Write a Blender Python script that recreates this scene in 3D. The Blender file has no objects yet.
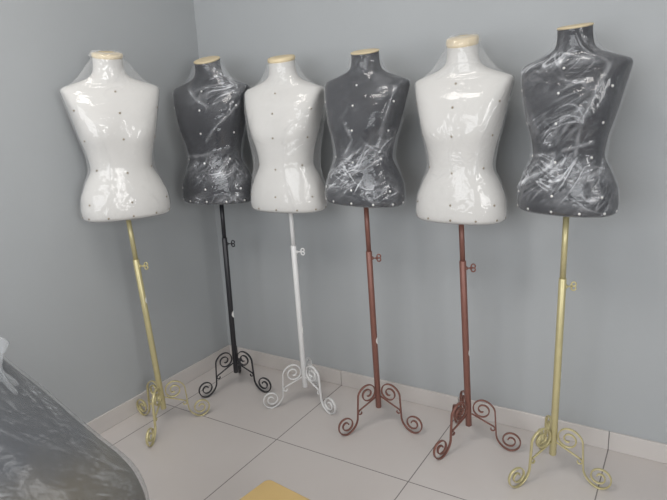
import bpy, bmesh, math, random
from mathutils import Vector, Matrix, noise
PI = math.pi
S = bpy.context.scene
C = S.collection
random.seed(4)

# ------------------------------------------------------------------ camera, light, exposure
cam_data = bpy.data.cameras.new('camera')
cam_data.sensor_width = 36.0
cam_data.lens = 580.0 * 36.0 / 667.0
cam_data.clip_start = 0.02
cam = bpy.data.objects.new('camera', cam_data)
C.objects.link(cam)
FW = Vector((-0.51781695, 0.8192485, -0.24636862))
RT = Vector((0.85105099, 0.52260967, -0.05090519))
UP = Vector((-0.08705062, 0.23603183, 0.9678384))
cam.matrix_world = Matrix(((RT.x, UP.x, -FW.x, 2.12287), (RT.y, UP.y, -FW.y, -2.21636),
                           (RT.z, UP.z, -FW.z, 1.35365), (0, 0, 0, 1)))
S.camera = cam

world = bpy.data.worlds.new('daylight')
S.world = world
world.use_nodes = True
world.node_tree.nodes['Background'].inputs['Color'].default_value = (0.85, 0.93, 1.0, 1)
world.node_tree.nodes['Background'].inputs['Strength'].default_value = 1.2


def area(name, loc, rot, sx, sy, power, col):
    l = bpy.data.lights.new(name, 'AREA')
    l.shape = 'RECTANGLE'
    l.size, l.size_y, l.energy, l.color = sx, sy, power, col
    o = bpy.data.objects.new(name, l)
    o.location, o.rotation_euler = loc, rot
    C.objects.link(o)
    return o


ROOM_X, ROOM_Y, ROOM_Z = 3.9, -4.0, 2.8
# lights at two unseen windows, added behind the camera and on the right
area('added_window_light', (1.3, ROOM_Y + 0.06, 1.55), (math.radians(90), 0, 0), 2.1, 1.45, 36, (0.98, 0.985, 1.0))
area('added_side_window_light', (ROOM_X - 0.06, -2.7, 1.55), (math.radians(90), 0, math.radians(90)), 1.3, 1.2, 42, (1.0, 0.985, 0.97))
area('added_ceiling_light', (1.0, -1.9, 2.70), (0, 0, 0), 0.9, 0.9, 20, (1.0, 0.96, 0.92))  # added fill from above, under a lamp out of view

S.view_settings.view_transform = 'Standard'
S.view_settings.look = 'None'
S.view_settings.gamma = 1.0
S.view_settings.use_curve_mapping = False
S.view_settings.exposure = 0.0


# ------------------------------------------------------------------ helpers
def mat(name, col, rough=0.6, metal=0.0, spec=0.5):
    m = bpy.data.materials.new(name)
    m.use_nodes = True
    b = m.node_tree.nodes['Principled BSDF']
    b.inputs['Base Color'].default_value = (*col, 1)
    b.inputs['Roughness'].default_value = rough
    b.inputs['Metallic'].default_value = metal
    b.inputs['Specular IOR Level'].default_value = spec
    return m


def mottle(m, col, amount, scale, bump=0.0, bump_scale=60):
    """slight colour variation and surface grain"""
    nt = m.node_tree
    b = nt.nodes['Principled BSDF']
    tc = nt.nodes.new('ShaderNodeTexCoord')
    n = nt.nodes.new('ShaderNodeTexNoise')
    n.inputs['Scale'].default_value = scale
    n.inputs['Detail'].default_value = 5
    nt.links.new(tc.outputs['Object'], n.inputs['Vector'])
    mx = nt.nodes.new('ShaderNodeMix')
    mx.data_type = 'RGBA'
    mx.inputs['A'].default_value = (*[c * (1 - amount) for c in col], 1)
    mx.inputs['B'].default_value = (*[min(1, c * (1 + amount)) for c in col], 1)
    nt.links.new(n.outputs['Fac'], mx.inputs['Factor'])
    nt.links.new(mx.outputs['Result'], b.inputs['Base Color'])
    if bump:
        n2 = nt.nodes.new('ShaderNodeTexNoise')
        n2.inputs['Scale'].default_value = bump_scale
        nt.links.new(tc.outputs['Object'], n2.inputs['Vector'])
        bp = nt.nodes.new('ShaderNodeBump')
        bp.inputs['Strength'].default_value = bump
        bp.inputs['Distance'].default_value = 0.002
        nt.links.new(n2.outputs['Fac'], bp.inputs['Height'])
        nt.links.new(bp.outputs['Normal'], b.inputs['Normal'])
    return m


def obj(name, bm, m, parent=None, smooth=True, recalc=True):
    if recalc:
        bmesh.ops.recalc_face_normals(bm, faces=bm.faces[:])
    me = bpy.data.meshes.new(name)
    bm.to_mesh(me)
    bm.free()
    if m:
        me.materials.append(m)
    if smooth:
        for p in me.polygons:
            p.use_smooth = True
    o = bpy.data.objects.new(name, me)
    C.objects.link(o)
    if parent:
        o.parent = parent
    return o


def share(src, parent, loc=None, rz=None):
    o = src.copy()
    C.objects.link(o)
    o.parent = parent
    if loc is not None:
        o.location = loc
    if rz is not None:
        o.rotation_euler = (0, 0, rz)
    return o


def box_bm(x0, x1, y0, y1, z0, z1, bevel=0.0, seg=2, bm=None):
    b = bmesh.new()
    bmesh.ops.create_cube(b, size=1.0)
    for v in b.verts:
        v.co = Vector((x0 + (v.co.x + .5) * (x1 - x0), y0 + (v.co.y + .5) * (y1 - y0), z0 + (v.co.z + .5) * (z1 - z0)))
    if bevel:
        bmesh.ops.bevel(b, geom=b.edges[:], offset=bevel, segments=seg, profile=0.5, affect='EDGES')
    if bm is None:
        return b
    me = bpy.data.meshes.new('tmp')
    b.to_mesh(me)
    b.free()
    bm.from_mesh(me)
    bpy.data.meshes.remove(me)
    return bm


def loft(bm, rings, close_start=True, close_end=True):
    vr = [[bm.verts.new(p) for p in r] for r in rings]
    n = len(vr[0])
    for a, b in zip(vr, vr[1:]):
        for i in range(n):
            bm.faces.new((a[i], a[(i + 1) % n], b[(i + 1) % n], b[i]))
    if close_start:
        bm.faces.new(vr[0])
    if close_end:
        bm.faces.new(vr[-1])
    return vr


def tube(bm, pts, r, n=12):
    """round bar along a 3-D path; r is a number or one radius per point"""
    pts = [Vector(p) for p in pts]
    rings = []
    ref = None
    for i, p in enumerate(pts):
        t = (pts[min(i + 1, len(pts) - 1)] - pts[max(i - 1, 0)]).normalized()
        if ref is None:
            ref = Vector((1, 0, 0)) if abs(t.x) < .9 else Vector((0, 1, 0))
        ref = (ref - t * ref.dot(t)).normalized()
        bn = t.cross(ref)
        rr = r[i] if isinstance(r, (list, tuple)) else r
        rings.append([p + ref * rr * math.cos(2 * PI * k / n) + bn * rr * math.sin(2 * PI * k / n) for k in range(n)])
    loft(bm, rings)


def flat_bar(bm, pts, thick, width):
    """flat iron bar following a path of (r, z) in the plane of y = 0, rounded edges"""
    rings = []
    prof = [(-.5, -.35), (-.5, .35), (-.3, .5), (.3, .5), (.5, .35), (.5, -.35), (.3, -.5), (-.3, -.5)]
    for i, p in enumerate(pts):
        a, b = pts[max(i - 1, 0)], pts[min(i + 1, len(pts) - 1)]
        dx, dz = b[0] - a[0], b[1] - a[1]
        L = math.hypot(dx, dz) or 1
        nx, nz = -dz / L, dx / L
        rings.append([Vector((p[0] + nx * thick * u, width * w, p[1] + nz * thick * u)) for u, w in prof])
    loft(bm, rings)


def interp(tab, z):
    """smooth (monotone cubic) interpolation of a table of rows (z, v1, v2, ...)"""
    if z <= tab[0][0]:
        return tab[0][1:]
    if z >= tab[-1][0]:
        return tab[-1][1:]
    for i in range(len(tab) - 1):
        if tab[i][0] <= z <= tab[i + 1][0]:
            break
    z0, z1 = tab[i][0], tab[i + 1][0]
    h = z1 - z0
    t = (z - z0) / h
    out = []
    for c in range(1, len(tab[0])):
        def slope(k):
            if k <= 0 or k >= len(tab) - 1:
                return 0.0
            s0 = (tab[k][c] - tab[k - 1][c]) / (tab[k][0] - tab[k - 1][0])
            s1 = (tab[k + 1][c] - tab[k][c]) / (tab[k + 1][0] - tab[k][0])
            return 0.0 if s0 * s1 <= 0 else 2 * s0 * s1 / (s0 + s1)
        y0, y1 = tab[i][c], tab[i + 1][c]
        m0, m1 = slope(i), slope(i + 1)
        out.append((2 * t ** 3 - 3 * t * t + 1) * y0 + (t ** 3 - 2 * t * t + t) * h * m0
                   + (-2 * t ** 3 + 3 * t * t) * y1 + (t ** 3 - t * t) * h * m1)
    return out


def thing(name, label, cat, loc=(0, 0, 0), rotz=0, group=None):
    o = bpy.data.objects.new(name, None)
    o.empty_display_size = 0.1
    C.objects.link(o)
    o.location = loc
    o.rotation_euler = (0, 0, rotz)
    o['label'] = label
    o['category'] = cat
    if group:
        o['group'] = group
    return o


def struct(name, bm, m, smooth=False):
    o = obj(name, bm, m, smooth=smooth)
    o['kind'] = 'structure'
    return o


# ------------------------------------------------------------------ the room
WALL = (0.384, 0.401, 0.412)
m_wall = mottle(mat('pale_blue_grey_wall_paint', WALL, 0.55, spec=0.3), WALL, 0.025, 2.2, 0.15, 90)
m_ceil = mat('white_ceiling_paint', (0.72, 0.71, 0.69), 0.8)
m_base = mottle(mat('glazed_tile_skirting', (0.56, 0.53, 0.51), 0.25), (0.56, 0.53, 0.51), 0.03, 5)
m_trim = mat('white_window_frame', (0.75, 0.75, 0.74), 0.35)


def floor_material():
    T, X0, Y0 = 0.6, 0.7324, -0.5392
    m = mat('large_glazed_floor_tiles', (0.4, 0.38, 0.36), 0.22)
    nt = m.node_tree
    b = nt.nodes['Principled BSDF']
    tc = nt.nodes.new('ShaderNodeTexCoord')
    sp = nt.nodes.new('ShaderNodeSeparateXYZ')
    nt.links.new(tc.outputs['Object'], sp.inputs['Vector'])

    def mth(op, a, bval=None, c=None):
        n = nt.nodes.new('ShaderNodeMath')
        n.operation = op
        for k, v in enumerate((a, bval, c)):
            if v is None:
                continue
            if isinstance(v, (int, float)):
                n.inputs[k].default_value = v
            else:
                nt.links.new(v, n.inputs[k])
        return n.outputs[0]
    masks, cells = [], []
    for ax, off in (('X', X0), ('Y', Y0)):
        q = mth('DIVIDE', mth('SUBTRACT', sp.outputs[ax], off), T)
        cells.append(mth('FLOOR', q))
        fr = mth('FRACT', q)
        edge = mth('MINIMUM', fr, mth('SUBTRACT', 1.0, fr))
        masks.append(mth('LESS_THAN', edge, 0.0021 / T))
    grout = mth('MAXIMUM', masks[0], masks[1])
    cmb = nt.nodes.new('ShaderNodeCombineXYZ')
    nt.links.new(cells[0], cmb.inputs[0])
    nt.links.new(cells[1], cmb.inputs[1])
    wn = nt.nodes.new('ShaderNodeTexWhiteNoise')
    wn.noise_dimensions = '2D'
    nt.links.new(cmb.outputs[0], wn.inputs['Vector'])
    ns = nt.nodes.new('ShaderNodeTexNoise')
    ns.inputs['Scale'].default_value = 3.5
    ns.inputs['Detail'].default_value = 6
    nt.links.new(tc.outputs['Object'], ns.inputs['Vector'])
    fac = mth('ADD', mth('MULTIPLY', wn.outputs['Value'], 0.35), mth('MULTIPLY', ns.outputs['Fac'], 0.6))
    mx = nt.nodes.new('ShaderNodeMix')
    mx.data_type = 'RGBA'
    mx.inputs['A'].default_value = (0.530, 0.490, 0.470, 1)
    mx.inputs['B'].default_value = (0.600, 0.565, 0.545, 1)
    nt.links.new(fac, mx.inputs['Factor'])
    m2 = nt.nodes.new('ShaderNodeMix')
    m2.data_type = 'RGBA'
    m2.inputs['B'].default_value = (0.22, 0.20, 0.195, 1)
    nt.links.new(mx.outputs['Result'], m2.inputs['A'])
    nt.links.new(grout, m2.inputs['Factor'])
    nt.links.new(m2.outputs['Result'], b.inputs['Base Color'])
    nt.links.new(mth('ADD', 0.30, mth('MULTIPLY', grout, 0.5)), b.inputs['Roughness'])
    bp = nt.nodes.new('ShaderNodeBump')
    bp.inputs['Distance'].default_value = 0.0015
    bp.inputs['Strength'].default_value = 0.6
    bp.invert = True
    nt.links.new(grout, bp.inputs['Height'])
    nt.links.new(bp.outputs['Normal'], b.inputs['Normal'])
    return m


WT = 0.15
struct('floor', box_bm(-WT, ROOM_X + WT, ROOM_Y - WT, WT, -0.1, 0), floor_material())
struct('ceiling', box_bm(-WT, ROOM_X + WT, ROOM_Y - WT, WT, ROOM_Z, ROOM_Z + 0.1), m_ceil)
struct('wall_left', box_bm(-WT, 0, ROOM_Y - WT, WT, 0, ROOM_Z), m_wall)
struct('wall_back', box_bm(0, ROOM_X + WT, 0, WT, 0, ROOM_Z), m_wall)


def wall_with_hole(name, axis, p0, p1, a0, a1, h0, h1, z0, z1):
    """wall slab along an axis with one rectangular opening"""
    bm = bmesh.new()
    for (s0, s1, q0, q1) in ((a0, h0, 0, ROOM_Z), (h1, a1, 0, ROOM_Z), (h0, h1, 0, z0), (h0, h1, z1, ROOM_Z)):
        if axis == 'x':
            box_bm(s0, s1, p0, p1, q0, q1, bm=bm)
        else:
            box_bm(p0, p1, s0, s1, q0, q1, bm=bm)
    return struct(name, bm, m_wall)


wall_with_hole('wall_front', 'x', ROOM_Y - WT, ROOM_Y, 0, ROOM_X, 0.2, 2.4, 0.8, 2.3)
wall_with_hole('wall_right', 'y', ROOM_X, ROOM_X + WT, ROOM_Y - WT, 0, -3.4, -2.0, 0.9, 2.2)


def window(name, axis, p, a0, a1, z0, z1):
    bm = bmesh.new()
    f = 0.045
    mid = (a0 + a1) / 2
    for (s0, s1, q0, q1) in ((a0, a1, z0, z0 + f), (a0, a1, z1 - f, z1), (a0, a0 + f, z0 + f, z1 - f),
                             (a1 - f, a1, z0 + f, z1 - f), (mid - f / 2, mid + f / 2, z0 + f, z1 - f)):
        if axis == 'x':
            box_bm(s0, s1, p - .025, p + .025, q0, q1, .004, 1, bm)
        else:
            box_bm(p - .025, p + .025, s0, s1, q0, q1, .004, 1, bm)
    struct(name, bm, m_trim)


window('added_window_1', 'x', ROOM_Y - 0.09, 0.2, 2.4, 0.8, 2.3)  # unseen window, added to carry the light from behind the camera
window('added_window_2', 'y', ROOM_X + 0.09, -3.4, -2.0, 0.9, 2.2)  # unseen window, added to carry the side light

BH, BT = 0.078, 0.010


def baseboard(name, axis, sgn, a0, a1, joints):
    """tiled skirting: one strip with fine open joints between the tiles"""
    bm = bmesh.new()
    cuts = [a0] + sorted(j for j in joints if a0 < j < a1) + [a1]
    for s0, s1 in zip(cuts, cuts[1:]):
        g = 0.0012
        if axis == 'x':
            box_bm(s0 + g, s1 - g, sgn[0], sgn[1], 0.0005, BH, .0012, 1, bm)
        else:
            box_bm(sgn[0], sgn[1], s0 + g, s1 - g, 0.0005, BH, .0012, 1, bm)
    struct(name, bm, m_base)


jx = [0.7324 + 0.6 * k for k in range(-2, 8)]
jy = [-0.5392 - 0.6 * k for k in range(-1, 8)]
baseboard('baseboard_back', 'x', (-BT, 0), BT, ROOM_X - BT, jx)
baseboard('baseboard_left', 'y', (0, BT), ROOM_Y + BT, 0, jy)
baseboard('baseboard_front', 'x', (ROOM_Y, ROOM_Y + BT), BT, ROOM_X - BT, jx)
baseboard('baseboard_right', 'y', (ROOM_X - BT, ROOM_X), ROOM_Y + BT, 0, jy)

# ------------------------------------------------------------------ film, cloth and metal
def film_material(name, base, fold_gain, tint=(0.86, 0.88, 0.92), rough=0.13, rim=0.18, gloss=0.035, crinkle=0.6, graze=0.4):
    """clear stretch film: see-through, glossy, whiter where it is bunched ('fold' is set per vertex from the
    modelled creases)"""
    m = bpy.data.materials.new(name)
    m.use_nodes = True
    nt = m.node_tree
    nt.nodes.clear()
    out = nt.nodes.new('ShaderNodeOutputMaterial')
    tr = nt.nodes.new('ShaderNodeBsdfTransparent')
    df = nt.nodes.new('ShaderNodeBsdfDiffuse')
    df.inputs['Color'].default_value = (*tint, 1)
    gl = nt.nodes.new('ShaderNodeBsdfGlossy')
    gl.inputs['Roughness'].default_value = rough
    gl.inputs['Color'].default_value = (1, 1, 1, 1)
    at = nt.nodes.new('ShaderNodeAttribute')
    at.attribute_name = 'fold'
    tc = nt.nodes.new('ShaderNodeTexCoord')
    ns = nt.nodes.new('ShaderNodeTexNoise')
    ns.inputs['Scale'].default_value = 55
    ns.inputs['Detail'].default_value = 4
    nt.links.new(tc.outputs['Object'], ns.inputs['Vector'])
    md = nt.nodes.new('ShaderNodeMath')
    md.operation = 'MULTIPLY_ADD'
    md.inputs[1].default_value = 1.2
    md.inputs[2].default_value = 0.4
    nt.links.new(ns.outputs['Fac'], md.inputs[0])
    m1 = nt.nodes.new('ShaderNodeMath')
    m1.operation = 'MULTIPLY'
    nt.links.new(at.outputs['Fac'], m1.inputs[0])
    nt.links.new(md.outputs[0], m1.inputs[1])
    lw = nt.nodes.new('ShaderNodeLayerWeight')
    lw.inputs['Blend'].default_value = 0.25
    e = nt.nodes.new('ShaderNodeMath')
    e.operation = 'MULTIPLY_ADD'
    e.inputs[1].default_value = rim
    e.inputs[2].default_value = base
    nt.links.new(lw.outputs['Facing'], e.inputs[0])
    a = nt.nodes.new('ShaderNodeMath')
    a.operation = 'MULTIPLY_ADD'
    a.use_clamp = True
    a.inputs[1].default_value = fold_gain
    nt.links.new(m1.outputs[0], a.inputs[0])
    nt.links.new(e.outputs[0], a.inputs[2])
    bp = nt.nodes.new('ShaderNodeBump')
    bp.inputs['Strength'].default_value = crinkle
    bp.inputs['Distance'].default_value = 0.004
    n3 = nt.nodes.new('ShaderNodeTexNoise')
    n3.inputs['Scale'].default_value = 38
    n3.inputs['Detail'].default_value = 2
    nt.links.new(tc.outputs['Object'], n3.inputs['Vector'])
    nt.links.new(n3.outputs['Fac'], bp.inputs['Height'])
    nt.links.new(bp.outputs['Normal'], gl.inputs['Normal'])
    s1 = nt.nodes.new('ShaderNodeMixShader')
    nt.links.new(a.outputs[0], s1.inputs[0])
    nt.links.new(tr.outputs[0], s1.inputs[1])
    nt.links.new(df.outputs[0], s1.inputs[2])
    lf = nt.nodes.new('ShaderNodeLayerWeight')
    lf.inputs['Blend'].default_value = 0.5
    nt.links.new(bp.outputs['Normal'], lf.inputs['Normal'])
    pw = nt.nodes.new('ShaderNodeMath')
    pw.operation = 'POWER'
    pw.inputs[1].default_value = 4.0
    nt.links.new(lf.outputs['Facing'], pw.inputs[0])
    fr = nt.nodes.new('ShaderNodeMath')
    fr.operation = 'MULTIPLY_ADD'
    fr.use_clamp = True
    fr.inputs[1].default_value = graze
    fr.inputs[2].default_value = gloss
    nt.links.new(pw.outputs[0], fr.inputs[0])
    s2 = nt.nodes.new('ShaderNodeMixShader')
    nt.links.new(fr.outputs[0], s2.inputs[0])
    nt.links.new(s1.outputs[0], s2.inputs[1])
    nt.links.new(gl.outputs[0], s2.inputs[2])
    nt.links.new(s2.outputs[0], out.inputs['Surface'])
    return m


m_film_dark = film_material('stretch_film_over_black', 0.035, 0.62)
m_film_white = film_material('stretch_film_over_white', 0.04, 0.25, (0.86, 0.86, 0.86), 0.10, 0.36, 0.032)
m_white = mottle(mat('white_cover_cloth', (0.58, 0.572, 0.555), 0.7), (0.58, 0.572, 0.555), 0.015, 12, 0.25, 260)
m_black = mottle(mat('black_cover_cloth', (0.018, 0.019, 0.024), 0.8, spec=0.15), (0.018, 0.019, 0.024), 0.15, 30, 0.3, 260)
m_wood = mottle(mat('pale_wood_neck_cap', (0.66, 0.55, 0.36), 0.5), (0.66, 0.55, 0.36), 0.10, 14)
m_pin_dark = mat('aged_brass_stud', (0.30, 0.25, 0.18), 0.35, 0.8)
m_pin_pale = mat('nickel_stud', (0.85, 0.83, 0.80), 0.3, 0.6)
M_METAL = {
    'gold': mottle(mat('gold_painted_iron', (0.55, 0.49, 0.27), 0.36, 0.4), (0.55, 0.49, 0.27), 0.12, 25),
    'black': mottle(mat('black_painted_iron', (0.018, 0.018, 0.022), 0.38), (0.018, 0.018, 0.022), 0.2, 25),
    'white': mottle(mat('white_painted_iron', (0.70, 0.70, 0.70), 0.35), (0.70, 0.70, 0.70), 0.05, 25),
    'copper': mottle(mat('copper_brown_painted_iron', (0.205, 0.090, 0.070), 0.38, 0.2), (0.205, 0.090, 0.070), 0.15, 25),
}
m_sticker = mat('white_paper_sticker', (0.82, 0.82, 0.80), 0.6)

# ------------------------------------------------------------------ the bust
# rows: z, half width, depth to the front, depth to the back, centre y, squareness
BUST = [
    (0.000, 0.158, 0.096, 0.092, -0.010, 2.30),
    (0.006, 0.166, 0.104, 0.100, -0.010, 2.30),
    (0.030, 0.170, 0.107, 0.106, -0.010, 2.30),
    (0.075, 0.166, 0.105, 0.107, -0.010, 2.30),
    (0.130, 0.145, 0.098, 0.096, -0.010, 2.30),
    (0.195, 0.115, 0.091, 0.080, -0.010, 2.40),
    (0.250, 0.122, 0.094, 0.080, -0.009, 2.55),
    (0.310, 0.138, 0.099, 0.086, -0.008, 2.80),
    (0.360, 0.150, 0.099, 0.090, -0.006, 3.00),
    (0.420, 0.165, 0.092, 0.088, -0.003, 3.10),
    (0.462, 0.176, 0.078, 0.080, 0.002, 2.90),
    (0.480, 0.180, 0.070, 0.074, 0.004, 2.60),
    (0.490, 0.174, 0.065, 0.070, 0.005, 2.40),
    (0.500, 0.150, 0.061, 0.066, 0.005, 2.25),
    (0.512, 0.112, 0.058, 0.062, 0.004, 2.15),
    (0.525, 0.080, 0.056, 0.058, 0.002, 2.05),
    (0.542, 0.061, 0.054, 0.055, 0.000, 2.00),
    (0.570, 0.055, 0.052, 0.053, -0.003, 2.00),
    (0.600, 0.054, 0.052, 0.052, -0.006, 2.00),
]


def sect(z, phi, tab=BUST):
    """point on the bust at height z; phi = 0 is the front (-y), 90 deg the bust's left (+x)"""
    a, f, b, cy, e = interp(tab, z)
    s, c = math.sin(phi), math.cos(phi)
    d = f if c > 0 else b
    r = (abs(s) ** e + abs(c) ** e) ** (-1 / e)
    x, y = a * r * s, cy - d * r * c
    if tab is BUST:
        # gentle bust, and the hollow between chest and shoulder at the cut armhole
        g = math.exp(-((z - 0.320) / 0.055) ** 2)
        for sx in (-1, 1):
            y -= 0.009 * g * math.exp(-((phi_wrap(phi) - sx * 0.62) / 0.42) ** 2)
        side = math.exp(-((z - 0.415) / 0.055) ** 2)
        for sx in (-1, 1):
            k = math.exp(-((phi_wrap(phi) - sx * PI / 2) / 0.42) ** 2)
            x -= sx * 0.004 * side * k
    return Vector((x, y, z))


def phi_wrap(p):
    return (p + PI) % (2 * PI) - PI


def neck_tilt(v, tilt):
    """the top of the neck is cut sloping down towards the front"""
    z = v.z
    if z > 0.54:
        w = (z - 0.54) / 0.06
        v.z += math.tan(tilt) * (v.y + 0.004) * w * w
    return v


def bust_bm(tilt):
    bm = bmesh.new()
    N = 112
    zs = [0.0, 0.003] + [0.006 + i * 0.006 for i in range(79)] + [0.480 + i * 0.003 for i in range(1, 20)] + \
         [0.540 + i * 0.0075 for i in range(1, 9)]
    zs = sorted(set(round(z, 4) for z in zs))
    rings = []
    for z in zs:
        rings.append([neck_tilt(sect(z, 2 * PI * k / N), tilt) for k in range(N)])
    loft(bm, rings)
    return bm


def cap_bm(tilt, h):
    """wooden disc closing the neck, with a rounded lip"""
    bm = bmesh.new()
    N = 48
    rings = []
    for dz, k in ((-0.004, 0.97), (0.0, 1.03), (h * .25, 1.05), (h * .75, 1.05), (h, 1.00), (h + .0015, 0.9)):
        ring = []
        for i in range(N):
            p = sect(0.6, 2 * PI * i / N)
            v = Vector((p.x * k, -0.004 + (p.y + 0.004) * k, 0.6))
            v.z += math.tan(tilt) * (v.y + 0.004) + dz
            ring.append(v)
        rings.append(ring)
    loft(bm, rings)
    return bm


def stud_bm(r=0.0042):
    bm = bmesh.new()
    N = 12
    rings = [[Vector((rr * math.cos(2 * PI * i / N), -y, rr * math.sin(2 * PI * i / N))) for i in range(N)]
             for rr, y in ((r * .9, -.001), (r, .0004), (r * .85, .0018), (r * .5, .0027), (r * .12, .003))]
    loft(bm, rings)
    return bm


def wrap_table(slack, neck):
    """profile of the film: like the bust but bridging the waist and the hollow of the neck"""
    tab = []
    for row in BUST:
        z, a, f, b, cy, e = row
        if 0.03 < z < 0.46:
            t = (z - 0.03) / (0.46 - 0.03)
            ha = 0.170 + (0.178 - 0.170) * t
            hf = 0.106 + (0.112 - 0.106) * min(1, t / .65) if t < .65 else f
            a = a + (ha - a) * slack
            f = f + (max(hf, f) - f) * slack * .6
            b = b + (0.108 - b) * slack * .6 if b < 0.108 else b
        if z > 0.485:
            t = (z - 0.485) / (0.600 - 0.485)
            ha = 0.176 + (0.058 - 0.176) * t ** 0.75
            a = max(a, a + (ha - a) * neck)
            f = f + 0.006 * neck
            b = b + 0.006 * neck
        tab.append((z, a, f, b, cy, e))
    return tab


def gate(phi, z, bands):
    """where on the bust the film is bunched: base amount, then (height, spread, strength, slope, angle, angular spread)"""
    v = 0.0
    for (zc, wd, st, slope, pc, pw) in bands[1]:
        v += st * math.exp(-((z - slope * phi - zc) / wd) ** 2 - (phi_wrap(phi - pc) / pw) ** 2)
    return v


def folds(phi, z, seed, bands):
    """0..1 density of creases: stretched ridges running across the film in a few directions"""
    u = phi * 0.15
    w = noise.noise(Vector((u * 6, z * 6, seed))) * 0.05
    tot = 0.0
    for k, (ang, fr, st) in enumerate(((0.50, 62, 7), (-0.60, 50, 8), (1.0, 45, 6), (-0.15, 70, 6))):
        c, s = math.cos(ang + w * 6), math.sin(ang + w * 6)
        n = noise.noise(Vector(((c * u + s * z) * st, (-s * u + c * (z + w)) * fr, seed * 3.1 + k * 7)))
        g = noise.noise(Vector((u * 11 + k * 5, z * 11, seed * 1.7 + k)))
        tot += max(0.0, 1 - abs(n) * 13) ** 1.5 * max(0.0, min(1, .3 + g * 2.2))
    patch = 0.5 + 0.5 * noise.noise(Vector((u * 14, z * 14, seed + 20)))
    return min(1.0, tot * (bands[0] + gate(phi, z, bands)) * (0.3 + patch))


def haze(phi, z, seed, bands):
    """cloudy areas where several layers lie over each other"""
    u = phi * .15
    zz = z + 0.03 * noise.noise(Vector((u * 12, z * 12, seed + 5)))
    v = gate(phi, zz, bands)
    c, s = math.cos(.6), math.sin(.6)
    f = noise.fractal(Vector(((c * u + s * z) * 14, (c * z - s * u) * 60, seed + 9)), 0.7, 2.0, 5)
    return max(0, v * (0.35 + 0.95 * f)) * 0.42


def crease(phi, z, lines):
    """height of the long raised creases, each given as points (angle, height)"""
    best = 9.0
    for ln in lines:
        for (p0, z0), (p1, z1) in zip(ln, ln[1:]):
            ax, az, bx, bz = p0 * .13, z0, p1 * .13, z1
            dx, dz = bx - ax, bz - az
            t = max(0, min(1, ((phi * .13 - ax) * dx + (z - az) * dz) / (dx * dx + dz * dz)))
            best = min(best, math.hypot(phi * .13 - ax - dx * t, z - az - dz * t))
    return math.exp(-(best / 0.0055) ** 2)


def wrap_obj(parent, seed, tilt, caph, slack, neck, bands, m, amp=0.0035, off=0.003, crown=False, lines=()):
    tab = wrap_table(slack, neck)
    NP, NZ = 300, 220
    bm = bmesh.new()
    fl = bm.verts.layers.float.new('fold')
    rings = []
    tail = [(0.55, -0.0035), (0.8, -0.0035), (0.97, -0.003)]
    for fk, dz in tail:
        ring = []
        for i in range(NP):
            ph = 2 * PI * i / NP
            p = sect(0.0, ph)
            v = bm.verts.new((p.x * fk, p.y * fk, dz - .002 * abs(noise.noise(Vector((p.x * 30, p.y * 30, seed))))))
            v[fl] = 0.2
            ring.append(v)
        rings.append(ring)
    top = 0.598
    for j in range(NZ + 1):
        z = top * j / NZ
        ring = []
        for i in range(NP):
            ph = 2 * PI * i / NP
            pw = phi_wrap(ph)
            # a seam of the noise is kept at the back
            q = sect(z, ph, tab)
            base = sect(z, ph)
            rb, rq = math.hypot(base.x, base.y - .004), math.hypot(q.x, q.y - .004)
            if rq < rb + off:
                k = (rb + off) / max(rb, 1e-6)
                q = Vector((base.x * k, .004 + (base.y - .004) * k, z))
            fd = folds(pw, z, seed, bands)
            hz = haze(pw, z, seed, bands)
            cr = crease(pw, z, lines) * (.6 + .8 * noise.noise(Vector((pw * 4, z * 25, seed)))) if lines else 0
            big = noise.noise(Vector((q.x * 14, q.y * 14, z * 9 + seed * 2)))
            d = amp * fd * 0.8 + 0.0045 * cr + 0.0022 * (0.5 + big) + 0.0008 * noise.noise(Vector((q.x * 60, q.y * 60, z * 60 + seed)))
            dirv = Vector((q.x, q.y - .004, 0)).normalized()
            q = q + dirv * max(d, 0)
            q = neck_tilt(q, tilt)
            v = bm.verts.new(q)
            v[fl] = min(1, fd + hz + .35 * cr)
            ring.append(v)
        rings.append(ring)
    if crown:
        # loose crumpled film drawn over the neck cap
        for j in range(1, 9):
            ring = []
            k = 1.10 - 0.02 * j if j < 6 else 0.98 - 0.16 * (j - 5)
            zz = 0.6 + min(j, 6) / 6 * (caph + 0.006)
            for i in range(NP):
                ph = 2 * PI * i / NP
                q = sect(0.6, ph, tab)
                q = Vector((q.x * k, -0.006 + (q.y + 0.006) * k, 0.6))
                q.z = zz + math.tan(tilt) * (q.y + 0.004)
                w = noise.noise(Vector((q.x * 45, q.y * 45, zz * 60 + seed)))
                q.x += 0.006 * w * math.sin(ph)
                q.y -= 0.006 * w * math.cos(ph)
                q.z += 0.006 * max(0, noise.noise(Vector((q.x * 40, q.y * 40, seed + 3)))) * (j / 8)
                v = bm.verts.new(q)
                v[fl] = 0.35
                ring.append(v)
            rings.append(ring)
    for a, b in zip(rings, rings[1:]):
        for i in range(NP):
            bm.faces.new((a[i], a[(i + 1) % NP], b[(i + 1) % NP], b[i]))
    o = obj('plastic_wrap', bm, m, parent, recalc=False)
    return o


# ------------------------------------------------------------------ the stand
def spiral(cx, cz, r0, r1, a0, a1, n):
    """points from radius r0 at angle a0 to radius r1 at angle a1"""
    return [(cx + (r0 + (r1 - r0) * t) * math.cos(a0 + (a1 - a0) * t),
             cz + (r0 + (r1 - r0) * t) * math.sin(a0 + (a1 - a0) * t)) for t in [i / n for i in range(n + 1)]]


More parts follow.
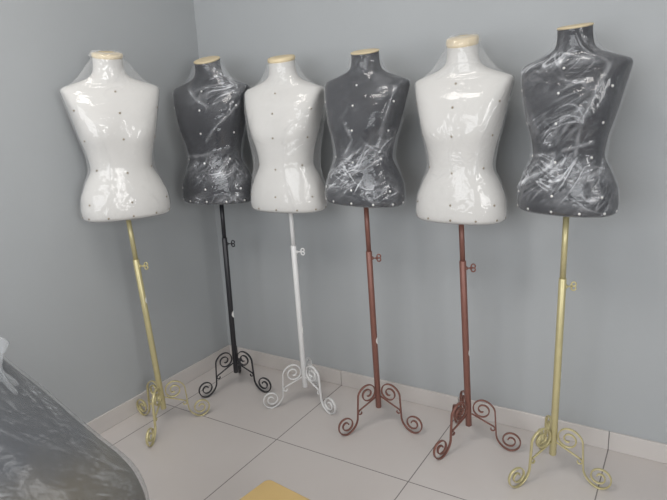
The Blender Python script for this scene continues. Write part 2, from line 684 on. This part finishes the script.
def leg_bm():
    bm = bmesh.new()
    th, wd = 0.0048, 0.0105
    ux, uz, ur = 0.0520, 0.158, 0.036
    up = spiral(ux, uz, 0.009, ur, -PI * 0.4 + 4 * PI, PI * 0.95, 50)     # inner scroll by the pole
    arch = [(ux + (ur + 0.012 * t) * math.cos(PI * 0.95 * (1 - t)),
             uz + (ur + 0.005 * math.sin(PI * t)) * math.sin(PI * 0.95 * (1 - t))) for t in [i / 16 for i in range(1, 17)]]
    band = [(0.100 + 0.006 * t, uz - (uz - 0.058) * t) for t in [i / 6 for i in range(1, 6)]]
    fx, fz, fr = 0.160, 0.0445, 0.0425
    entry = [(fx + (0.054 - (0.054 - fr) * math.sin(t * PI / 2)) * math.cos(PI + t * PI / 2),
              fz + 0.012 * (1 - t) + (0.054 - (0.054 - fr) * math.sin(t * PI / 2)) * math.sin(PI + t * PI / 2)) for t in [i / 8 for i in range(9)]]
    foot = spiral(fx, fz, fr, 0.009, 1.5 * PI, 1.5 * PI + 3.4 * PI, 50)[1:]
    flat_bar(bm, up + arch + band + entry + foot, th, wd)
    return bm


def brace_bm():
    bm = bmesh.new()
    line = [(0.010 + 0.086 * t, 0.134 - 0.040 * t) for t in [i / 8 for i in range(9)]]
    hook = spiral(0.0915, 0.0835, 0.0110, 0.006, PI * 0.40, -PI * 1.1, 18)
    flat_bar(bm, line + hook, 0.0042, 0.008)
    return bm


def build_stand_meshes():
    d = {}
    for col, m in M_METAL.items():
        d['leg', col] = obj('leg', leg_bm(), m)
        d['brace', col] = obj('brace', brace_bm(), m)
    return d


stand_used = set()


def take(key, parent, loc, rz, name):
    """first use moves the original itself, later uses are copies sharing its mesh"""
    src = STAND[key]
    if key in stand_used:
        o = src.copy()
        C.objects.link(o)
    else:
        o = src
        stand_used.add(key)
    o.parent = parent
    o.location = loc
    o.rotation_euler = (0, 0, rz)
    return o


STAND = build_stand_meshes()
CAMR = Vector((0.8452, 0.5344, 0))


def dress_form(label, c, theta, face, hip_shift, neck_shift, hip_z, neck_z, cover, metal, knob_z, sticker_z,
               tilt, caph, slack, neck, bands, seed, width=1.0, sticker_ang=52, crown=False, lines=()):
    t = thing('dress_form', label, 'dress form', (c[0], c[1], 0), 0, 'wrapped dress forms on scroll stands')
    mm = M_METAL[metal]
    hip = CAMR * hip_shift
    axis = (CAMR * hip_shift + Vector((0, 0, hip_z - 0.02))) - Vector((0, 0, 0.055))

    def at(z):
        k = (z - 0.055) / (hip_z - 0.055)
        return Vector((hip.x * k, hip.y * k, z))
    # pole: outer tube with the thinner sliding tube in it
    bm = bmesh.new()
    zt = knob_z + 0.03
    tube(bm, [at(0.080), at(0.083), at(zt - .002), at(zt)], [0.0105, 0.0125, 0.0125, 0.0112], 20)
    obj('pole', bm, mm, t)
    bm = bmesh.new()
    tube(bm, [at(zt - .01), at(hip_z + 0.004)], 0.0098, 18)
    obj('extension_pole', bm, mm, t)
    # thumb screw with its curled handle
    k = at(knob_z)
    kb = bmesh.new()
    tube(kb, [k + CAMR * .010, k + CAMR * .016], .0075, 12)
    tube(kb, [k + CAMR * .012, k + CAMR * .034], .003, 10)
    for s in (-1, 1):
        cen = k + CAMR * .038 + Vector((0, 0, s * .0075))
        side = Vector((0.534, -0.845, 0)) * .25 + CAMR
        side.normalize()
        pts = [cen + side * (.0085 - .002 * q / 16) * math.cos(2 * PI * q / 14 + PI) + Vector((0, 0, 1)) * (.0085 - .002 * q / 16) * s * math.sin(2 * PI * q / 14 + PI)
               for q in range(17)]
        tube(kb, pts, .0028, 8)
    obj('thumb_screw', kb, mm, t)
    # round paper sticker curved round the pole
    sb = bmesh.new()
    cen = at(sticker_z)
    R, rr = 0.0131, 0.019
    phi0 = math.radians(sticker_ang)
    rows = []
    for j in range(-8, 9):
        zz = rr * math.sin(j / 8 * PI / 2)
        hw = math.sqrt(max(rr * rr - zz * zz, 1e-8)) / R
        rows.append([sb.verts.new(cen + Vector((R * math.cos(phi0 + hw * q / 8), R * math.sin(phi0 + hw * q / 8), zz))) for q in range(-8, 9)])
    for a, b in zip(rows, rows[1:]):
        for i in range(16):
            sb.faces.new((a[i], a[i + 1], b[i + 1], b[i]))
    so = obj('sticker', sb, m_sticker, t, recalc=False)
    md = so.modifiers.new('thickness', 'SOLIDIFY')
    md.thickness = 0.0004
    # three scroll legs, each with its brace
    for q in range(3):
        rz = math.radians(theta) + q * 2 * PI / 3
        lg = take(('leg', metal), t, (0, 0, 0), rz, 'leg')
        take(('brace', metal), lg, (0, 0, 0), 0, 'brace')
    # torso
    ax = Vector((0, 0, 1)) + CAMR * ((neck_shift - hip_shift) / 0.6)
    rot = ax.to_track_quat('Z', 'Y').to_matrix().to_3x3()
    rz = math.radians(face + 90)
    up = ax.normalized()
    q0 = Vector((0, 0, 1)).rotation_difference(up)
    rotm = q0.to_matrix() @ Matrix.Rotation(rz, 3, 'Z')
    to = obj('torso', bust_bm(tilt), m_white if cover == 'white' else m_black, t)
    to.matrix_local = Matrix.Translation((hip.x, hip.y, hip_z)) @ rotm.to_4x4()
    to.scale = (width, width, (neck_z - hip_z) / 0.6)
    cp = obj('neck_cap', cap_bm(tilt, caph), m_wood, to)
    cp['label'] = 'pale wooden disc closing the neck'
    # studs
    sm = m_pin_dark if cover == 'white' else m_pin_pale
    first = None
    spots = [(0.472, 0), (0.395, 0), (0.300, 0), (0.175, 0), (0.065, 0)]
    for sgn in (-1, 1):
        spots += [(0.410, sgn * 1.02), (0.300, sgn * 1.12), (0.190, sgn * 1.0), (0.065, sgn * 1.0)]
    spots += [(0.012, ph) for ph in (-2.4, -1.7, -1.1, -0.55, 0, 0.55, 1.1, 1.7, 2.4)]
    for z, ph in spots:
        p = sect(z, ph)
        p1, p2 = sect(z, ph + .01), sect(z + .002, ph)
        nrm = (p1 - p).cross(p2 - p).normalized()
        if nrm.dot(Vector((p.x, p.y, 0))) < 0:
            nrm = -nrm
        if first is None:
            o = obj('stud', stud_bm(0.0042 if cover == 'white' else 0.0046), sm, to)
            first = o
        else:
            o = first.copy()
            C.objects.link(o)
            o.parent = to
        o.location = p + nrm * 0.0005
        o.rotation_mode = 'QUATERNION'
        o.rotation_quaternion = nrm.to_track_quat('-Y', 'Z')
    wr = wrap_obj(to, seed, tilt, caph, slack, neck, bands,
                  m_film_white if cover == 'white' else m_film_dark,
                  amp=0.002 if cover == 'white' else 0.0032, crown=crown, lines=lines)
    wr['label'] = 'clear stretch film wound round the torso'
    return t


dress_form('white dress form on gold scroll stand, leftmost of the row, by the left wall',
           (0.216, -0.671), 56, -27, -0.0407, -0.034, 0.954, 1.565, 'white', 'gold', 0.737, 0.588,
           math.radians(13), 0.012, 0.15, 0.9, (0.15, [(0.53, .04, .6, 0, 0, 3)]), 1.3, 1.0, 80, True, [[(-.55, .36), (-.45, .22), (-.5, .12)], [(.45, .33), (.35, .27)], [(.3, .12), (.6, .05)]])
dress_form('black dress form on black scroll stand in the room corner',
           (0.272, -0.252), 6, -79, 0.0103, 0.013, 0.945, 1.558, 'black', 'black', 0.737, 0.388,
           math.radians(17), 0.005, 0.15, 0.7, (0.06, [(0.47, .07, .95, .05, .75, .75), (.13, .055, .9, .02, .6, .8), (.18, .02, .5, .04, -.3, .7), (0.02, .02, .4, 0, 0, 3)]), 2.7, 1.02, 52, False, [[(1.1, .42), (.6, .34), (.2, .27)], [(-.6, .54), (-.1, .44), (.3, .40)], [(-.9, .20), (0, .21), (.9, .24)]])
dress_form('white dress form on white scroll stand, between the two black forms',
           (0.669, -0.225), 106, -84, -0.0108, -0.0015, 0.924, 1.528, 'white', 'white', 0.728, 0.363,
           math.radians(12), 0.014, 0.55, 0.6, (0.15, [(0.53, .04, .4, 0, 0, 3)]), 3.9, 1.0, 52, False, [[(1.15, .45), (.8, .39), (.42, .33), (.30, .24), (.30, .15), (.42, .06), (.5, .0)]])
dress_form('black dress form on copper-brown scroll stand, fourth from the left',
           (1.060, -0.238), 0, -91, -0.0229, -0.0006, 0.970, 1.527, 'black', 'copper', 0.742, 0.389,
           math.radians(13), 0.004, 0.22, 0.35, (0.08, [(0.17, .05, .8, .07, 0, 1.2), (.09, .05, .8, -.03, .2, 1.5), (0.50, .04, .6, -.03, .6, .4), (0.56, .03, .3, 0, 0, 2)]), 5.1, 0.95, 52, False, [[(-.2, .33), (.0, .26), (-.3, .20)], [(-.9, .12), (-.3, .17), (.4, .24)], [(-.8, .05), (0, .13), (.9, .19)], [(.9, .46), (.85, .3), (.7, .2)]])
dress_form('white dress form on copper-brown scroll stand, beside the rightmost black form',
           (1.446, -0.205), 8, -90, -0.0342, -0.0294, 0.924, 1.520, 'white', 'copper', 0.733, 0.396,
           math.radians(12), 0.024, 0.15, 0.85, (0.15, [(0.53, .04, .6, 0, 0, 3), (.2, .05, .4, .05, 0, 1)]), 6.6, 0.95, 60, True, [[(-.5, .31), (-.3, .28), (0, .30)], [(.15, .30), (-.05, .24), (.05, .19)], [(1.05, .44), (.75, .3), (.65, .15)]])
dress_form('black dress form heavily wrapped in film on gold scroll stand, rightmost of the row',
           (1.775, -0.257), 116, -105, 0.0078, 0.009, 0.978, 1.536, 'black', 'gold', 0.717, 0.394,
           math.radians(9), 0.004, 0.15, 0.35, (0.15, [(0.15, .035, 1.0, .0, 0.1, 1.6), (.09, .05, .75, -.03, 0, 1.6), (0.50, .035, .8, .02, -.2, 1.3), (0.27, .06, .8, .08, .1, .45), (0.3, .03, .6, 0, -.8, .4), (.40, .06, .25, 0, .2, .6)]), 8.2, 0.92, 85, False, [[(.45, .57), (.75, .47), (.62, .33), (.5, .2)], [(.5, .35), (.1, .25), (-.1, .16)], [(-1, .19), (-.2, .20), (.9, .24)], [(-1.1, .08), (-.2, .15), (.5, .11), (1.2, .16)], [(-.9, .47), (-.2, .52), (.5, .5)]])

# ------------------------------------------------------------------ big wrapped bundle in the left foreground
m_bundle = mat('charcoal_bundle_cloth', (0.05, 0.055, 0.062), 0.8)


def bundle_cloth():
    nt = m_bundle.node_tree
    b = nt.nodes['Principled BSDF']
    tc = nt.nodes.new('ShaderNodeTexCoord')
    sp = nt.nodes.new('ShaderNodeSeparateXYZ')
    nt.links.new(tc.outputs['Object'], sp.inputs['Vector'])
    ns = nt.nodes.new('ShaderNodeTexNoise')
    ns.inputs['Scale'].default_value = 5
    nt.links.new(tc.outputs['Object'], ns.inputs['Vector'])
    ad = nt.nodes.new('ShaderNodeMath')
    ad.operation = 'MULTIPLY_ADD'
    ad.inputs[1].default_value = 0.22
    nt.links.new(ns.outputs['Fac'], ad.inputs[0])
    nt.links.new(sp.outputs['Z'], ad.inputs[2])
    cr = nt.nodes.new('ShaderNodeValToRGB')
    cr.color_ramp.elements[0].position = 0.70
    cr.color_ramp.elements[0].color = (0.060, 0.048, 0.028, 1)      # brown fabric low down
    cr.color_ramp.elements[1].position = 0.80
    cr.color_ramp.elements[1].color = (0.028, 0.031, 0.038, 1)      # blue-grey fabric above
    nt.links.new(ad.outputs[0], cr.inputs['Fac'])
    nt.links.new(cr.outputs['Color'], b.inputs['Base Color'])


bundle_cloth()
FH = Vector((-0.5344, 0.8452, 0))
bo = Vector((1.5085, -1.2443, 0)) + CAMR * -0.86
bundle = thing('wrapped_bundle', 'large dark rounded bundle wrapped in clear plastic, in the left foreground', 'bundle', bo)
# z, right-hand edge, left-hand edge, half depth (along the view)
PROF = [(0.0, 0.300, -0.30, 0.150), (0.02, 0.335, -0.33, 0.170), (0.20, 0.378, -0.37, 0.195), (0.38, 0.394, -0.37, 0.200), (0.46, 0.394, -0.36, 0.195),
        (0.51, 0.385, -0.355, 0.190), (0.555, 0.360, -0.35, 0.185), (0.600, 0.318, -0.345, 0.180), (0.65, 0.275, -0.34, 0.172), (0.71, 0.225, -0.33, 0.165),
        (0.79, 0.160, -0.31, 0.150), (0.86, 0.10, -0.28, 0.130), (0.92, 0.04, -0.24, 0.105), (0.955, -0.02, -0.19, 0.07),
        (0.965, -0.07, -0.13, 0.02)]


def bundle_ring(z, n, off, wob):
    e1, e0, d = interp(PROF, z)
    cx, a = (e1 + e0) / 2, (e1 - e0) / 2
    out = []
    for i in range(n):
        ph = 2 * PI * i / n
        s, c = math.sin(ph), math.cos(ph)
        e = 2.3
        r = (abs(s) ** e + abs(c) ** e) ** (-1 / e)
        p = CAMR * (cx + (a + off) * r * s) + FH * ((d + off) * r * c)
        p.z = z
        nv = (CAMR * s + FH * c)
        out.append(p + nv * wob(p, ph))
    return out


bm = bmesh.new()
zs = [0.962 * i / 70 for i in range(71)]
loft(bm, [bundle_ring(z, 96, -0.005, lambda p, ph: 0.006 * noise.noise(p * 6)) for z in zs])
obj('body', bm, m_bundle, bundle)
m_film_big = film_material('thick_stretch_film', 0.09, 0.55, (0.52, 0.54, 0.56), 0.2, 0.35, 0.012, 0.7, 0.15)
bm = bmesh.new()
fl = bm.verts.layers.float.new('fold')
rings = []
NB = 240
for j in range(201):
    z = 0.003 + 0.962 * j / 200
    fds = []

    def wob(p, ph):
        u, zz = phi_wrap(ph) * .35, p.z
        f = 0
        for k, (ang, fr, st) in enumerate(((0.75, 60, 5), (0.60, 80, 6), (-0.9, 50, 6))):
            c, s = math.cos(ang), math.sin(ang)
            n = noise.noise(Vector(((c * u + s * zz) * st, (-s * u + c * zz) * fr, 11 + k * 5)))
            f += max(0, 1 - abs(n) * 14) * max(0, 0.15 + 1.4 * noise.noise(Vector((u * 6, zz * 6, k * 3.0))))
        f = min(1, f * 0.6)
        fds.append(f)
        return 0.003 * f + 0.002 * noise.noise(p * 9)
    pts = bundle_ring(z, NB, 0.004 if z < 0.95 else 0.002, wob)
    ring = []
    for p, f in zip(pts, fds):
        v = bm.verts.new(p)
        v[fl] = f
        ring.append(v)
    rings.append(ring)
for a, b in zip(rings, rings[1:]):
    for i in range(NB):
        bm.faces.new((a[i], a[(i + 1) % NB], b[(i + 1) % NB], b[i]))
bw = obj('plastic_wrap', bm, m_film_big, bundle, recalc=False)
bw['label'] = 'creased clear plastic film round the bundle'
# gathered, crumpled end of the film sticking up from the slope
bm = bmesh.new()
fl = bm.verts.layers.float.new('fold')
root = CAMR * 0.142 + Vector((0, 0, 0.765))
rings = []
for j in range(25):
    t = j / 24
    rad = 0.010 + 0.012 * t + 0.008 * math.sin(t * 9)
    ring = []
    for i in range(40):
        a = 2 * PI * i / 40
        w = 1 + 0.35 * math.sin(5 * a + 3 * t) + 0.3 * noise.noise(Vector((math.cos(a) * 2, math.sin(a) * 2, t * 5)))
        v = bm.verts.new(root + Vector((math.cos(a) * rad * w, math.sin(a) * rad * w, t * 0.14)) + CAMR * (-0.03 * t))
        v[fl] = 0.35
        ring.append(v)
    rings.append(ring)
for a, b in zip(rings, rings[1:]):
    for i in range(40):
        bm.faces.new((a[i], a[(i + 1) % 40], b[(i + 1) % 40], b[i]))
bm.faces.new(rings[-1])
obj('film_twist', bm, m_film_big, bundle)

# ------------------------------------------------------------------ low wooden stool at the bottom edge
m_pine = mottle(mat('honey_varnished_wood', (0.52, 0.37, 0.16), 0.4), (0.52, 0.37, 0.16), 0.08, 9)
st = thing('wooden_stool', 'low honey-yellow wooden stool, only its rounded far corner in view at the bottom edge', 'stool',
           (1.200, -1.150, 0), math.radians(-7))
SX, SY, SH = 0.17, 0.15, 0.205
bm = bmesh.new()
rc, ring0 = 0.022, []
for cx, cy, a0 in ((SX - rc, SY - rc, 0), (-SX + rc, SY - rc, PI / 2), (-SX + rc, -SY + rc, PI), (SX - rc, -SY + rc, 1.5 * PI)):
    for k in range(9):
        a = a0 + k / 8 * PI / 2
        ring0.append((cx, cy, math.cos(a), math.sin(a)))
loft(bm, [[Vector((cx + (rc - q) * c, cy + (rc - q) * s, z)) for cx, cy, c, s in ring0]
          for q, z in ((.004, SH - .024), (0, SH - .020), (0, SH - .005), (.0015, SH - .0015), (.005, SH))])
obj('seat', bm, m_pine, st, smooth=False)
bm = bmesh.new()
for s in (-1, 1):
    box_bm(-SX + .05, SX - .05, s * (SY - .045) - .008, s * (SY - .045) + .008, SH - .065, SH - .024, .002, 1, bm)
    box_bm(s * (SX - .045) - .008, s * (SX - .045) + .008, -SY + .05, SY - .05, SH - .065, SH - .024, .002, 1, bm)
obj('apron', bm, m_pine, st, smooth=False)
for sx in (-1, 1):
    for sy in (-1, 1):
        b = bmesh.new()
        x, y = sx * (SX - .045), sy * (SY - .045)
        loft(b, [[Vector((x + sx * o + q * a, y + sy * o + q * c, z)) for a, c in ((-1, -1), (1, -1), (1, 1), (-1, 1))]
                 for z, q, o in ((0, .012, .012), (.003, .013, .012), (SH - .024, .017, 0))])
        obj('leg', b, m_pine, st, smooth=False)

# ------------------------------------------------------------------ unseen ceiling lamp, added for overhead fill
cl = thing('added_ceiling_lamp', 'unseen square white ceiling lamp, added for overhead light', 'lamp', (1.0, -1.9, ROOM_Z))
obj('housing', box_bm(-.49, .49, -.49, .49, -.07, 0, .006, 2), m_trim, cl, smooth=False)
mg = bpy.data.materials.new('added_lamp_diffuser')
mg.use_nodes = True
pb = mg.node_tree.nodes['Principled BSDF']
pb.inputs['Base Color'].default_value = (.9, .88, .85, 1)
pb.inputs['Emission Color'].default_value = (1, .96, .9, 1)
pb.inputs['Emission Strength'].default_value = 2.0
obj('diffuser', box_bm(-.46, .46, -.46, .46, -.078, -.0705, .003, 2), mg, cl, smooth=False)
